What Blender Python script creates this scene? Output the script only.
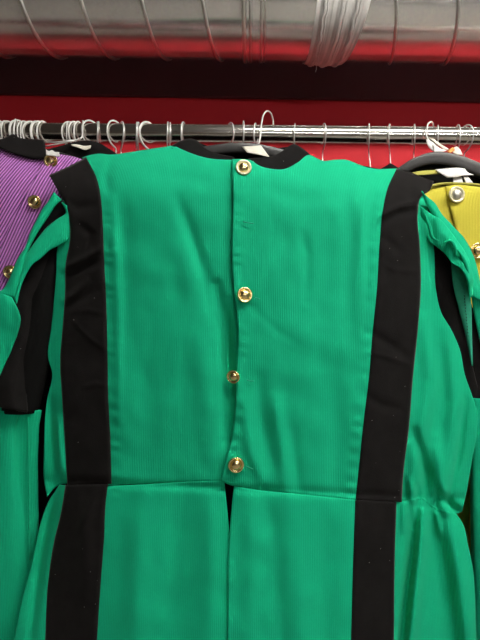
import bpy, bmesh, math, random
import numpy as np
from mathutils import Matrix, Vector

random.seed(7)
R_ = math.radians
scene = bpy.context.scene
for o in list(bpy.data.objects):
    bpy.data.objects.remove(o)
C = scene.collection

# ------------------------------------------------------------------ camera, world, exposure
F_PX = 462.0                      # focal length in pixels of the 480x640 frame
CAM_Z = 1.5
ROLL = R_(0.9)
cam_d = bpy.data.cameras.new('camera')
cam_d.sensor_fit = 'AUTO'
cam_d.sensor_width = 36.0
cam_d.lens = 36.0 * F_PX / 640.0
cam_d.clip_start = 0.02
cam = bpy.data.objects.new('camera', cam_d)
C.objects.link(cam)
cam.matrix_world = Matrix.Translation((0, 0, CAM_Z)) @ Matrix.Rotation(math.pi / 2, 4, 'X') @ Matrix.Rotation(ROLL, 4, 'Z')
scene.camera = cam

world = bpy.data.worlds.new('world')
scene.world = world
world.use_nodes = True
world.node_tree.nodes['Background'].inputs[0].default_value = (0.9, 0.95, 1.0, 1)
world.node_tree.nodes['Background'].inputs[1].default_value = 0.15

vs = scene.view_settings
vs.view_transform = 'Standard'
vs.look = 'None'
vs.gamma = 1.0
vs.use_curve_mapping = False
vs.exposure = 1.0

NEAR_POWER = 82.0      # emission strength of the lamp nearest the rail
FAR_POWER = 42.0       # emission strength of the lamps further down the room

# ------------------------------------------------------------------ geometry helpers
cr, sr = math.cos(ROLL), math.sin(ROLL)


def P(px, py, Y):
    """photo pixel + distance in metres -> world point (numpy friendly)"""
    a = (np.asarray(px, float) - 240.0) * Y / F_PX
    b = (320.0 - np.asarray(py, float)) * Y / F_PX
    x = cr * a - sr * b
    z = CAM_Z + sr * a + cr * b
    return np.stack([x, np.broadcast_to(Y, x.shape), z], -1)


def pv(px, py, Y):
    return Vector(P(px, py, Y).tolist())


def mesh_obj(name, verts, faces, mat, parent=None, uvs=None, smooth=True):
    me = bpy.data.meshes.new(name)
    me.from_pydata([tuple(map(float, v)) for v in verts], [], faces)
    if uvs is not None:
        lay = me.uv_layers.new(name='UVMap')
        idx = np.empty(len(me.loops), dtype=np.int32)
        me.loops.foreach_get('vertex_index', idx)
        lay.data.foreach_set('uv', np.asarray(uvs, dtype=np.float32)[idx].ravel())
    if smooth:
        me.polygons.foreach_set('use_smooth', [True] * len(me.polygons))
    me.update()
    o = bpy.data.objects.new(name, me)
    C.objects.link(o)
    if mat:
        me.materials.append(mat)
    if parent:
        o.parent = parent
        o.matrix_parent_inverse = Matrix.Translation(-Vector(parent.location))
    return o


def thing(name, loc, label, cat, group=None):
    o = bpy.data.objects.new(name, None)
    C.objects.link(o)
    o.empty_display_size = 0.05
    o.location = loc
    tag(o, label, cat, group)
    return o


def tag(o, label, cat, group=None):
    o['label'] = label
    o['category'] = cat
    if group:
        o['group'] = group
    return o


def _curve(p):
    """non-uniform cubic through the points"""
    d = np.maximum(np.linalg.norm(np.diff(p[:, :2] if p.shape[1] == 2 else p, axis=0), axis=1), 1e-6)
    sl = np.diff(p, axis=0) / d[:, None]
    tg = np.empty_like(p)
    tg[0], tg[-1] = sl[0], sl[-1]
    tg[1:-1] = (sl[:-1] * d[1:, None] + sl[1:] * d[:-1, None]) / (d[:-1] + d[1:])[:, None]
    out = []
    t = np.linspace(0, 1, 12, endpoint=False)[:, None]
    for i in range(len(p) - 1):
        out.append((2 * t ** 3 - 3 * t ** 2 + 1) * p[i] + (t ** 3 - 2 * t ** 2 + t) * d[i] * tg[i]
                   + (-2 * t ** 3 + 3 * t ** 2) * p[i + 1] + (t ** 3 - t ** 2) * d[i] * tg[i + 1])
    return np.vstack(out + [p[-1:]])


def resample(pts, n):
    """smooth (Catmull-Rom) polyline resampled to n points by arc length"""
    p = np.asarray(pts, float)
    if len(p) == 2:
        t = np.linspace(0, 1, n)[:, None]
        return p[0] * (1 - t) + p[1] * t
    out = _curve(p)
    seg = np.linalg.norm(np.diff(out[:, :2], axis=0), axis=1)
    s = np.concatenate([[0], np.cumsum(seg)])
    s = s / s[-1]
    u = np.linspace(0, 1, n)
    return np.stack([np.interp(u, s, out[:, k]) for k in range(out.shape[1])], 1)


def coons(top, bottom, left, right, m, n):
    """patch between four outlines; m columns, n rows -> (n, m, k)"""
    T, B = resample(top, m), resample(bottom, m)
    L, Rr = resample(left, n), resample(right, n)
    s = np.linspace(0, 1, m)[None, :, None]
    t = np.linspace(0, 1, n)[:, None, None]
    g = (1 - t) * T[None] + t * B[None] + (1 - s) * L[:, None] + s * Rr[:, None]
    c00, c10 = (T[0] + L[0]) / 2, (T[-1] + Rr[0]) / 2
    c01, c11 = (B[0] + L[-1]) / 2, (B[-1] + Rr[-1]) / 2
    g = g - ((1 - s) * (1 - t) * c00 + s * (1 - t) * c10 + (1 - s) * t * c01 + s * t * c11)
    return g


def grid_faces(n, m, wrap=False):
    f = []
    mm = m if wrap else m - 1
    for r in range(n - 1):
        for c in range(mm):
            c2 = (c + 1) % m
            f.append((r * m + c, (r + 1) * m + c, (r + 1) * m + c2, r * m + c2))
    return f


_rng = np.random.RandomState(3)
_lat = _rng.rand(64, 64)


def vnoise(x, y):
    xi, yi = np.floor(x).astype(int), np.floor(y).astype(int)
    fx, fy = x - xi, y - yi
    fx, fy = fx * fx * (3 - 2 * fx), fy * fy * (3 - 2 * fy)
    g = lambda a, b: _lat[a % 64, b % 64]
    return ((g(xi, yi) * (1 - fx) + g(xi + 1, yi) * fx) * (1 - fy) + (g(xi, yi + 1) * (1 - fx) + g(xi + 1, yi + 1) * fx) * fy) * 2 - 1


def seg_dist(x, y, line):
    """distance to a polyline and parameter along it"""
    best = np.full(np.shape(x), 1e9)
    par = np.zeros(np.shape(x))
    k = len(line) - 1
    for i in range(k):
        (ax, ay), (bx, by) = line[i], line[i + 1]
        dx, dy = bx - ax, by - ay
        t = np.clip(((x - ax) * dx + (y - ay) * dy) / (dx * dx + dy * dy), 0, 1)
        d = np.hypot(x - ax - t * dx, y - ay - t * dy)
        m = d < best
        best = np.where(m, d, best)
        par = np.where(m, (i + t) / k, par)
    return best, par


def sheet(name, g2, Y, mat, parent, thick=0.002, extra_uv=(0, 0)):
    """cloth panel from a pixel grid and a distance grid"""
    n, m = g2.shape[:2]
    v = P(g2[..., 0], g2[..., 1], Y).reshape(-1, 3)
    uv = np.stack([v[:, 0] + extra_uv[0], v[:, 2] + extra_uv[1]], 1)
    o = mesh_obj(name, v, grid_faces(n, m), mat, parent, uv)
    if thick:
        s = o.modifiers.new('thickness', 'SOLIDIFY')
        s.thickness = thick
        s.offset = -1
    return o


def tube(name, pts, rad, mat, parent=None, seg=8, closed=False, caps=True):
    """swept round wire / tube through world points; rad may be a list"""
    p = [Vector(q) for q in pts]
    n = len(p)
    rads = rad if isinstance(rad, (list, tuple)) else [rad] * n
    verts, faces = [], []
    t_prev, nrm = None, None
    for i in range(n):
        if closed:
            t = (p[(i + 1) % n] - p[i - 1]).normalized()
        else:
            t = (p[min(i + 1, n - 1)] - p[max(i - 1, 0)]).normalized()
        if nrm is None:
            ref = Vector((0, 0, 1)) if abs(t.z) < 0.9 else Vector((1, 0, 0))
            nrm = t.cross(ref).normalized()
        else:
            q = t_prev.rotation_difference(t)
            nrm = (q @ nrm)
            nrm = (nrm - t * nrm.dot(t)).normalized()
        b = t.cross(nrm)
        for k in range(seg):
            a = 2 * math.pi * k / seg
            verts.append(p[i] + (nrm * math.cos(a) + b * math.sin(a)) * rads[i])
        t_prev = t
    rng = n if closed else n - 1
    for i in range(rng):
        j = (i + 1) % n
        for k in range(seg):
            k2 = (k + 1) % seg
            faces.append((i * seg + k, i * seg + k2, j * seg + k2, j * seg + k))
    if caps and not closed:
        faces.append(tuple(range(seg))[::-1])
        faces.append(tuple((n - 1) * seg + k for k in range(seg)))
    return mesh_obj(name, verts, faces, mat, parent)


def smooth3(pts, n):
    return [Vector(q) for q in _smooth3(pts, n)]


def _smooth3(pts, n):
    p = np.asarray([tuple(q) for q in pts], float)
    out = _curve(p)
    s = np.concatenate([[0], np.cumsum(np.linalg.norm(np.diff(out, axis=0), axis=1))])
    u = np.linspace(0, s[-1], n)
    return np.stack([np.interp(u, s, out[:, k]) for k in range(3)], 1)


def sleeve_tube(name, rings, mat, parent, n=50, seg=40, fold=0.004, freq=5, thick=0.002, seed=0.0):
    """hanging sleeve: rings of (px, py, Y, half width px, half depth m)"""
    r = np.asarray(rings, float)
    t0 = np.linspace(0, 1, len(r))
    t = np.linspace(0, 1, n)
    q = np.stack([np.interp(t, t0, r[:, k]) for k in range(5)], 1)
    ker = np.ones(5) / 5
    for k in range(5):
        pad = np.pad(q[:, k], 2, mode='reflect', reflect_type='odd')
        q[:, k] = np.convolve(pad, ker, 'valid')
    verts, uv = [], []
    for i in range(n):
        c = P(q[i, 0], q[i, 1], q[i, 2])
        rx = q[i, 3] * q[i, 2] / F_PX
        for k in range(seg):
            a = 2 * math.pi * k / seg
            w = 1 + fold / max(rx, 1e-3) * math.sin(freq * a + 2.0 * math.sin(3 * t[i] + seed) + seed) * (0.6 + 0.4 * math.sin(5 * t[i] + seed))
            verts.append((c[0] + rx * w * math.cos(a), c[1] + q[i, 4] * w * math.sin(a), c[2]))
            uv.append((a / (2 * math.pi) * 0.28, c[2]))
    f = [tuple(x) for x in grid_faces(n, seg, True)]
    o = mesh_obj(name, verts, f, mat, parent, np.array(uv))
    if thick:
        s = o.modifiers.new('thickness', 'SOLIDIFY')
        s.thickness = thick
        s.offset = 0
    return o


def lathe(name, prof, seg, frame, mat, parent=None):
    """prof: (radius, height) along frame z"""
    verts, faces = [], []
    for (r, h) in prof:
        for k in range(seg):
            a = 2 * math.pi * k / seg
            verts.append(frame @ Vector((r * math.cos(a), r * math.sin(a), h)))
    n = len(prof)
    for i in range(n - 1):
        for k in range(seg):
            k2 = (k + 1) % seg
            faces.append((i * seg + k, i * seg + k2, (i + 1) * seg + k2, (i + 1) * seg + k))
    faces.append(tuple((n - 1) * seg + k for k in range(seg)))
    faces.append(tuple(range(seg))[::-1])
    return mesh_obj(name, verts, faces, mat, parent)


def box(name, lo, hi, mat, parent=None, bevel=0.0):
    bm = bmesh.new()
    bmesh.ops.create_cube(bm, size=1)
    for v in bm.verts:
        v.co = Vector([(lo[k] + hi[k]) / 2 + v.co[k] * (hi[k] - lo[k]) for k in range(3)])
    if bevel:
        bmesh.ops.bevel(bm, geom=bm.edges[:], offset=bevel, segments=2, affect='EDGES')
    me = bpy.data.meshes.new(name)
    bm.to_mesh(me)
    bm.free()
    o = bpy.data.objects.new(name, me)
    C.objects.link(o)
    me.materials.append(mat)
    if parent:
        o.parent = parent
        o.matrix_parent_inverse = Matrix.Translation(-Vector(parent.location))
    return o


# ------------------------------------------------------------------ materials
def new_mat(name):
    m = bpy.data.materials.new(name)
    m.use_nodes = True
    nt = m.node_tree
    b = nt.nodes['Principled BSDF']
    return m, nt, b


def N(nt, kind, **kw):
    n = nt.nodes.new(kind)
    for k, v in kw.items():
        setattr(n, k, v)
    return n


def mix_col(nt, fac, a, b):
    n = N(nt, 'ShaderNodeMix', data_type='RGBA')
    if isinstance(fac, (int, float)):
        n.inputs[0].default_value = fac
    else:
        nt.links.new(fac, n.inputs[0])
    for i, v in ((6, a), (7, b)):
        if isinstance(v, (tuple, list)):
            n.inputs[i].default_value = (*v[:3], 1)
        else:
            nt.links.new(v, n.inputs[i])
    return n.outputs[2]


def mat_plain(name, col, rough=0.5, metal=0.0, noise=0.0, nscale=30, bump=0.0, spec=0.5):
    m, nt, b = new_mat(name)
    b.inputs['Roughness'].default_value = rough
    b.inputs['Specular IOR Level'].default_value = spec
    b.inputs['Metallic'].default_value = metal
    tc = N(nt, 'ShaderNodeTexCoord')
    nz = N(nt, 'ShaderNodeTexNoise')
    nz.inputs['Scale'].default_value = nscale
    nz.inputs['Detail'].default_value = 5
    nt.links.new(tc.outputs['Object'], nz.inputs['Vector'])
    lo = tuple(c * (1 - noise) for c in col)
    hi = tuple(min(1, c * (1 + noise)) for c in col)
    nt.links.new(mix_col(nt, nz.outputs['Fac'], lo, hi), b.inputs['Base Color'])
    if bump:
        bp = N(nt, 'ShaderNodeBump')
        bp.inputs['Strength'].default_value = bump
        bp.inputs['Distance'].default_value = 0.002
        nt.links.new(nz.outputs['Fac'], bp.inputs['Height'])
        nt.links.new(bp.outputs[0], b.inputs['Normal'])
    return m


def mat_rib(name, col_lo, col_hi, spacing, angle=0.0, rough=0.85, bump=0.5, sheen=0.25, sheen_tint=(0.5, 1, 0.8), sharp=False, blotch=0.12, fuzz=0.45):
    """corduroy: ribs at the given spacing (m); angle tilts the ribs from vertical"""
    m, nt, b = new_mat(name)
    b.inputs['Roughness'].default_value = rough
    b.inputs['Specular IOR Level'].default_value = 0.15
    b.inputs['Sheen Weight'].default_value = sheen
    b.inputs['Sheen Roughness'].default_value = 0.5
    b.inputs['Sheen Tint'].default_value = (*sheen_tint, 1)
    uv = N(nt, 'ShaderNodeUVMap')
    mp = N(nt, 'ShaderNodeMapping')
    mp.inputs['Rotation'].default_value = (0, 0, angle)
    nt.links.new(uv.outputs[0], mp.inputs[0])
    wv = N(nt, 'ShaderNodeTexWave', wave_type='BANDS', bands_direction='X', wave_profile='SIN')
    wv.inputs['Scale'].default_value = 2 * math.pi / (20.0 * spacing)
    wv.inputs['Distortion'].default_value = 0.12
    wv.inputs['Detail'].default_value = 1
    wv.inputs['Detail Scale'].default_value = 0.6
    nt.links.new(mp.outputs[0], wv.inputs[0])
    tc = N(nt, 'ShaderNodeTexCoord')
    nz = N(nt, 'ShaderNodeTexNoise')
    nz.inputs['Scale'].default_value = 650
    nz.inputs['Detail'].default_value = 3
    nt.links.new(tc.outputs['Object'], nz.inputs[0])
    nb = N(nt, 'ShaderNodeTexNoise')
    nb.inputs['Scale'].default_value = 22
    nb.inputs['Detail'].default_value = 4
    nt.links.new(tc.outputs['Object'], nb.inputs[0])
    fac = wv.outputs['Fac']
    if sharp:
        rp = N(nt, 'ShaderNodeValToRGB')
        rp.color_ramp.elements[0].position = 0.30
        rp.color_ramp.elements[1].position = 0.62
        nt.links.new(fac, rp.inputs[0])
        fac = rp.outputs[0]
    base = mix_col(nt, fac, col_lo, col_hi)
    dark = tuple(c * 0.78 for c in col_hi)
    m1 = N(nt, 'ShaderNodeMath', operation='MULTIPLY')
    nt.links.new(nb.outputs['Fac'], m1.inputs[0])
    m1.inputs[1].default_value = blotch * 2
    base = mix_col(nt, m1.outputs[0], base, dark)
    m2 = N(nt, 'ShaderNodeMath', operation='MULTIPLY')
    nt.links.new(nz.outputs['Fac'], m2.inputs[0])
    m2.inputs[1].default_value = fuzz
    base = mix_col(nt, m2.outputs[0], base, tuple(min(1, c * 1.35 + 0.01) for c in col_hi))
    nt.links.new(base, b.inputs['Base Color'])
    ad = N(nt, 'ShaderNodeMath', operation='MULTIPLY_ADD')
    nt.links.new(nz.outputs['Fac'], ad.inputs[0])
    ad.inputs[1].default_value = 0.5
    nt.links.new(wv.outputs['Fac'], ad.inputs[2])
    bp = N(nt, 'ShaderNodeBump')
    bp.inputs['Strength'].default_value = bump
    bp.inputs['Distance'].default_value = spacing * 0.35
    nt.links.new(ad.outputs[0], bp.inputs['Height'])
    nt.links.new(bp.outputs[0], b.inputs['Normal'])
    return m


def mat_velvet(name, col=(0.0085, 0.0076, 0.0076), sheen=0.14):
    m, nt, b = new_mat(name)
    b.inputs['Roughness'].default_value = 0.9
    b.inputs['Specular IOR Level'].default_value = 0.1
    b.inputs['Sheen Weight'].default_value = sheen
    b.inputs['Sheen Roughness'].default_value = 0.35
    b.inputs['Sheen Tint'].default_value = (0.9, 0.82, 0.8, 1)
    tc = N(nt, 'ShaderNodeTexCoord')
    nz = N(nt, 'ShaderNodeTexNoise')
    nz.inputs['Scale'].default_value = 60
    nz.inputs['Detail'].default_value = 6
    nt.links.new(tc.outputs['Object'], nz.inputs[0])
    c = mix_col(nt, nz.outputs['Fac'], tuple(x * 0.6 for x in col), tuple(x * 1.5 for x in col))
    # lint specks
    vo = N(nt, 'ShaderNodeTexVoronoi')
    vo.inputs['Scale'].default_value = 55
    nt.links.new(tc.outputs['Object'], vo.inputs[0])
    lt = N(nt, 'ShaderNodeMath', operation='LESS_THAN')
    nt.links.new(vo.outputs['Distance'], lt.inputs[0])
    lt.inputs[1].default_value = 0.035
    nt.links.new(mix_col(nt, lt.outputs[0], c, (0.25, 0.25, 0.24)), b.inputs['Base Color'])
    n2 = N(nt, 'ShaderNodeTexNoise')
    n2.inputs['Scale'].default_value = 700
    nt.links.new(tc.outputs['Object'], n2.inputs[0])
    bp = N(nt, 'ShaderNodeBump')
    bp.inputs['Strength'].default_value = 0.4
    bp.inputs['Distance'].default_value = 0.0006
    nt.links.new(n2.outputs['Fac'], bp.inputs['Height'])
    nt.links.new(bp.outputs[0], b.inputs['Normal'])
    return m


def mat_duct(name):
    m, nt, b = new_mat(name)
    b.inputs['Metallic'].default_value = 0.86
    tc = N(nt, 'ShaderNodeTexCoord')
    nz = N(nt, 'ShaderNodeTexNoise')
    nz.inputs['Scale'].default_value = 25
    nz.inputs['Detail'].default_value = 6
    nt.links.new(tc.outputs['Object'], nz.inputs[0])
    vo = N(nt, 'ShaderNodeTexVoronoi')
    vo.inputs['Scale'].default_value = 260
    nt.links.new(tc.outputs['Object'], vo.inputs[0])
    c = mix_col(nt, nz.outputs['Fac'], (0.72, 0.70, 0.66), (0.92, 0.90, 0.86))
    c = mix_col(nt, 0.12, c, vo.outputs['Color'])
    hs = N(nt, 'ShaderNodeHueSaturation')
    hs.inputs['Saturation'].default_value = 0.35
    nt.links.new(c, hs.inputs['Color'])
    nt.links.new(hs.outputs[0], b.inputs['Base Color'])
    mr = N(nt, 'ShaderNodeMapRange')
    mr.inputs['To Min'].default_value = 0.14
    mr.inputs['To Max'].default_value = 0.30
    nt.links.new(nz.outputs['Fac'], mr.inputs[0])
    nt.links.new(mr.outputs[0], b.inputs['Roughness'])
    n2 = N(nt, 'ShaderNodeTexNoise')
    n2.inputs['Scale'].default_value = 8
    nt.links.new(tc.outputs['Object'], n2.inputs[0])
    bp = N(nt, 'ShaderNodeBump')
    bp.inputs['Strength'].default_value = 0.25
    bp.inputs['Distance'].default_value = 0.004
    nt.links.new(n2.outputs['Fac'], bp.inputs['Height'])
    nt.links.new(bp.outputs[0], b.inputs['Normal'])
    return m


def mat_emit(name, col, strength):
    m, nt, b = new_mat(name)
    b.inputs['Base Color'].default_value = (0.8, 0.8, 0.8, 1)
    b.inputs['Emission Color'].default_value = (*col, 1)
    b.inputs['Emission Strength'].default_value = strength
    return m


M_GREEN = mat_rib('green_corduroy', (0.000, 0.375, 0.182), (0.002, 0.44, 0.22), 0.0026, 0.0, bump=0.3, sheen=0.10, sheen_tint=(0.2, 1, 0.7), blotch=0.2)
M_GREEN_IN = mat_plain('green_wrong_side', (0.02, 0.33, 0.20), 0.9, 0, 0.2, 200, 0.3)
M_VELVET = mat_velvet('black_velvet')
M_LINING = mat_plain('black_lining', (0.005, 0.005, 0.005), 0.95, 0, 0.3, 40, 0, 0.08)
M_PURPLE_A = mat_rib('purple_corduroy_wide', (0.075, 0.008, 0.11), (0.72, 0.27, 0.80), 0.0045, R_(24), bump=0.6, sheen=0.2, sheen_tint=(1, .8, 1), sharp=True, fuzz=0.08)
M_PURPLE_B = mat_rib('purple_corduroy_slant', (0.075, 0.008, 0.11), (0.72, 0.27, 0.80), 0.0045, R_(30), bump=0.6, sheen=0.2, sheen_tint=(1, .8, 1), sharp=True, fuzz=0.08)
M_YELLOW = mat_rib('yellow_cloth', (0.50, 0.44, 0.04), (0.60, 0.53, 0.06), 0.0024, 0, bump=0.25, sheen=0.15, sheen_tint=(1, 1, .6))
M_YELLOW_LIN = mat_plain('yellow_facing', (0.45, 0.42, 0.08), 0.85, 0, 0.15, 120)
M_GOLD = mat_plain('brass', (0.90, 0.73, 0.36), 0.26, 1.0, 0.15, 150)
M_CREAMRIM = mat_plain('pale_brass_rim', (0.85, 0.80, 0.55), 0.35, 0.6, 0.1, 150)
M_SILVERRIM = mat_plain('silver_rim', (0.80, 0.78, 0.70), 0.3, 0.7, 0.1, 150)
M_CHROME = mat_plain('chrome', (0.72, 0.70, 0.66), 0.16, 1.0, 0.12, 60, 0.03)
M_WIRE = mat_plain('steel_wire', (0.78, 0.78, 0.77), 0.35, 0.55, 0.1, 80)
M_WIREW = mat_plain('white_coated_wire', (0.78, 0.77, 0.74), 0.3, 0.0, 0.08, 80)
M_PLASTIC = mat_plain('black_plastic', (0.030, 0.029, 0.029), 0.36, 0.0, 0.15, 50)
M_CARD = mat_plain('cream_card', (0.80, 0.76, 0.66), 0.7, 0, 0.05, 60)
M_WHITECL = mat_plain('white_cloth_label', (0.80, 0.78, 0.76), 0.85, 0, 0.1, 200, 0.4)
M_ORANGE = mat_plain('orange_print', (0.80, 0.35, 0.08), 0.7, 0, 0.1, 60)
M_DUCT = mat_duct('galvanised_steel')
M_RIB = mat_plain('bright_galvanised_seam', (0.80, 0.79, 0.76), 0.34, 1.0, 0.08, 60)
M_TAPE = mat_plain('silver_duct_tape', (0.64, 0.63, 0.61), 0.42, 0.25, 0.12, 60, 0.25)
M_RED = mat_plain('red_wall_paint', (0.48, 0.017, 0.026), 0.7, 0, 0.07, 6, 0.05, 0.2)
M_DARKBAND = mat_plain('dark_maroon_band', (0.085, 0.028, 0.037), 0.6, 0, 0.08, 6)  # colour of the darker band across the upper back wall
M_CEIL = mat_plain('ceiling_paint', (0.16, 0.15, 0.14), 0.9, 0, 0.05, 4)
M_WALL = mat_plain('side_wall_paint', (0.22, 0.19, 0.16), 0.9, 0, 0.05, 4)
M_FLOOR = mat_plain('floor_vinyl', (0.56, 0.53, 0.47), 0.6, 0, 0.2, 5)
M_HOUSING = mat_plain('lamp_housing_enamel', (0.75, 0.75, 0.73), 0.4, 0, 0.03, 10)
M_TUBE_NEAR = mat_emit('lamp_tube_near', (1.0, 0.97, 0.90), NEAR_POWER)
M_TUBE_FAR = mat_emit('lamp_tube_far', (1.0, 0.97, 0.92), FAR_POWER)

# ------------------------------------------------------------------ the room
WALL_Y = 1.20
CEIL_Z = 2.85


def struct(o):
    o['kind'] = 'structure'
    return o


struct(box('wall_back', (-3.6, WALL_Y, 0), (3.6, WALL_Y + 0.12, CEIL_Z), M_RED))
struct(box('dark_band_1', (-3.6, WALL_Y - 0.012, 2.074), (3.6, WALL_Y, CEIL_Z), M_DARKBAND))  # thin dark maroon layer over the back wall, from below the duct upward
struct(box('floor', (-3.6, -6.5, -0.1), (3.6, WALL_Y + 0.12, 0), M_FLOOR))
struct(box('ceiling', (-3.6, -6.5, CEIL_Z), (3.6, WALL_Y + 0.12, CEIL_Z + 0.1), M_CEIL))
struct(box('wall_left', (-3.72, -6.5, 0), (-3.6, WALL_Y + 0.12, CEIL_Z), M_WALL))
struct(box('wall_right', (3.6, -6.5, 0), (3.72, WALL_Y + 0.12, CEIL_Z), M_WALL))
struct(box('wall_front', (-3.6, -6.62, 0), (3.6, -6.5, CEIL_Z), M_WALL))


def ceiling_lamp(x0, x1, y, tube_mat, label, drop=0.0):
    t = thing('ceiling_light', ((x0 + x1) / 2, y, CEIL_Z), label, 'lamp', 'fluorescent ceiling lights')
    z = CEIL_Z - drop
    if drop:
        for xx in (x0 + 0.15, x1 - 0.15):
            tube('suspension_rod', [(xx, y, CEIL_Z), (xx, y, z)], 0.005, M_HOUSING, t)
    box('housing', (x0, y - 0.06, z - 0.05), (x1, y + 0.06, z), M_HOUSING, t, 0.006)
    tube('tube', [(x0 + 0.03, y, z - 0.075), (x1 - 0.03, y, z - 0.075)], 0.018, tube_mat, t, 16)
    for xx in (x0 + 0.02, x1 - 0.02):
        box('lamp_holder', (xx - 0.012, y - 0.02, z - 0.095), (xx + 0.012, y + 0.02, z - 0.05), M_HOUSING, t, 0.003)
    return t


ceiling_lamp(0.02, 1.62, 0.02, M_TUBE_NEAR, 'white fluorescent batten on the ceiling nearest the clothes rail')
ceiling_lamp(0.1, 3.0, -3.2, M_TUBE_FAR, 'suspended fluorescent batten behind the camera further down the room', 0.15)

# ------------------------------------------------------------------ ventilation duct
DY, DZ, DR = 1.031, 2.194, 0.10
duct = thing('ventilation_duct', (0, DY, DZ), 'round galvanised spiral duct running along the top of the red wall', 'duct')


def duct_shell(name, x0, x1, r, mat, lean0=0.0, lean1=0.0, seg=96, nx=None, wrinkle=0.0):
    """cylinder section whose ends may lean (metres of x per radian around)"""
    nx = nx or max(4, int((x1 - x0) / 0.03))
    v = []
    for i in range(nx + 1):
        u = i / nx
        for k in range(seg):
            a = 2 * math.pi * k / seg - math.pi       # a: 0 = towards camera, + = upward
            xx = x0 * (1 - u) + x1 * u - (lean0 * (1 - u) + lean1 * u) * max(-2.2, min(2.2, a + 0.6))
            rr = r
            if wrinkle:
                rr += wrinkle * float(vnoise(np.array(u * 9.0), np.array(a * 1.1 + u * 3)))
            v.append((xx, DY - rr * math.cos(a), DZ + rr * math.sin(a)))
    return mesh_obj(name, v, grid_faces(nx + 1, seg, True), mat, duct)


def duct_x(px, py=30):
    """x position on the front of the duct seen at this pixel"""
    return float(P(px, py, 0.94)[0])


XJ = duct_x(246)
duct_shell('duct_section', -3.0, XJ + 0.02, DR, M_DUCT)
duct_shell('duct_coupling', XJ, duct_x(330), DR + 0.0035, M_DUCT)
duct_shell('duct_section', duct_x(322), 3.0, DR + 0.001, M_DUCT)


def helix_rib(x_ref, pitch, r=0.0032, up=1, off=0.0012, span=(-2.9, 2.9), name='seam_rib', mat=M_RIB, jag=0.0):
    """one turn of a lock seam; x_ref is its x where the camera sees the front"""
    pts = []
    for k in range(61):
        a = span[0] + (span[1] - span[0]) * k / 60
        xx = x_ref - up * pitch * (a + 0.35) / (2 * math.pi) + jag * math.sin(a * 19) * math.sin(a * 7)
        rr = DR + off
        pts.append((xx, DY - rr * math.cos(a), DZ + rr * math.sin(a)))
    return tube(name, pts, r, mat, duct, 8)


PITCH = 0.124
for k in range(-12, 0):
    px_ref = 201 + (k + 1) * 61.0
    helix_rib(duct_x(px_ref), PITCH)
for k in range(0, 12):
    helix_rib(duct_x(395 + 62.0 * k), PITCH, off=0.002)
# coupling: beads either side of the joint
for px, r in ((243, 0.0042), (249.5, 0.0030), (261, 0.0032), (264.5, 0.0022)):
    helix_rib(duct_x(px), 0.02, r, 1, 0.0025, name='coupling_bead')
# silver cloth tape wound over the second joint, running the other way
duct_shell('tape_wrap', duct_x(316), duct_x(334), DR + 0.0055, M_TAPE, -0.004, -0.006, wrinkle=0.0016, nx=30)
duct_shell('tape_wrap', duct_x(332.5), duct_x(352), DR + 0.0075, M_TAPE, -0.008, -0.011, wrinkle=0.0020, nx=30)
duct_shell('tape_wrap', duct_x(350), duct_x(368), DR + 0.0060, M_TAPE, -0.012, -0.020, wrinkle=0.0016, nx=30)
for px, pitch, r, jag in ((324.5, 0.030, 0.0036, 0.0030), (327.5, 0.028, 0.0020, 0.0016), (343, 0.062, 0.0050, 0.0014), (347, 0.066, 0.0024, 0.001),
                          (357, 0.060, 0.0034, 0.0026), (361, 0.10, 0.0018, 0.0016)):
    helix_rib(duct_x(px), pitch, r, -1, 0.0080, (-2.4, 2.4), 'tape_wrinkle', M_TAPE, jag)
# loose thread of tape hanging under the joint
tube('tape_thread', smooth3([pv(318, 58, 1.085), pv(315.5, 63, 1.08), pv(316.5, 68, 1.08), pv(315.5, 72, 1.08)], 14), 0.0009, M_TAPE, duct, 6)
for xx in (-1.6, 1.6):                     # strap hangers up to the ceiling
    pts = [(xx, DY - (DR + 0.004) * math.cos(a), DZ + (DR + 0.004) * math.sin(a)) for a in np.linspace(0, -math.pi, 30)]
    tube('strap', [(xx, DY - DR - 0.004, CEIL_Z)] + pts + [(xx, DY + DR + 0.004, CEIL_Z)], 0.004, M_WIRE, duct, 6)

# ------------------------------------------------------------------ clothes rail
RY = 0.86
RR = 0.0186
rail_l, rail_r = pv(0, 133.0, RY), pv(480, 137.5, RY)
slope = (rail_r.z - rail_l.z) / (rail_r.x - rail_l.x)


def rail_z(x):
    return rail_l.z + slope * (x - rail_l.x)


rail = thing('clothes_rail', (0, RY, 0), 'chrome clothes rail crowded with hanger hooks in front of the red wall', 'clothes rail')
prof = []
tube('rail_tube', [(x, RY, rail_z(x)) for x in np.linspace(-1.25, 1.25, 41)], RR, M_CHROME, rail, 40)
for sx in (-1.2, 1.2):
    tube('upright', [(sx, RY, 0.03), (sx, RY, rail_z(sx) - RR * 0.6)], 0.016, M_CHROME, rail, 20)
    tube('foot', [(sx, RY - 0.30, 0.018), (sx, RY + 0.28, 0.018)], 0.018, M_CHROME, rail, 16)
    e = 0.05 if sx > 0 else -0.05
    lathe('end_cap', [(0.0, 0.0), (0.021, 0.001), (0.021, 0.012), (0.014, 0.018), (0.0, 0.02)], 24,
          Matrix.Translation((sx + e, RY, rail_z(sx + e))) @ Matrix.Rotation(math.pi / 2 * (1 if sx > 0 else -1), 4, 'Y'), M_PLASTIC, rail)


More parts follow.
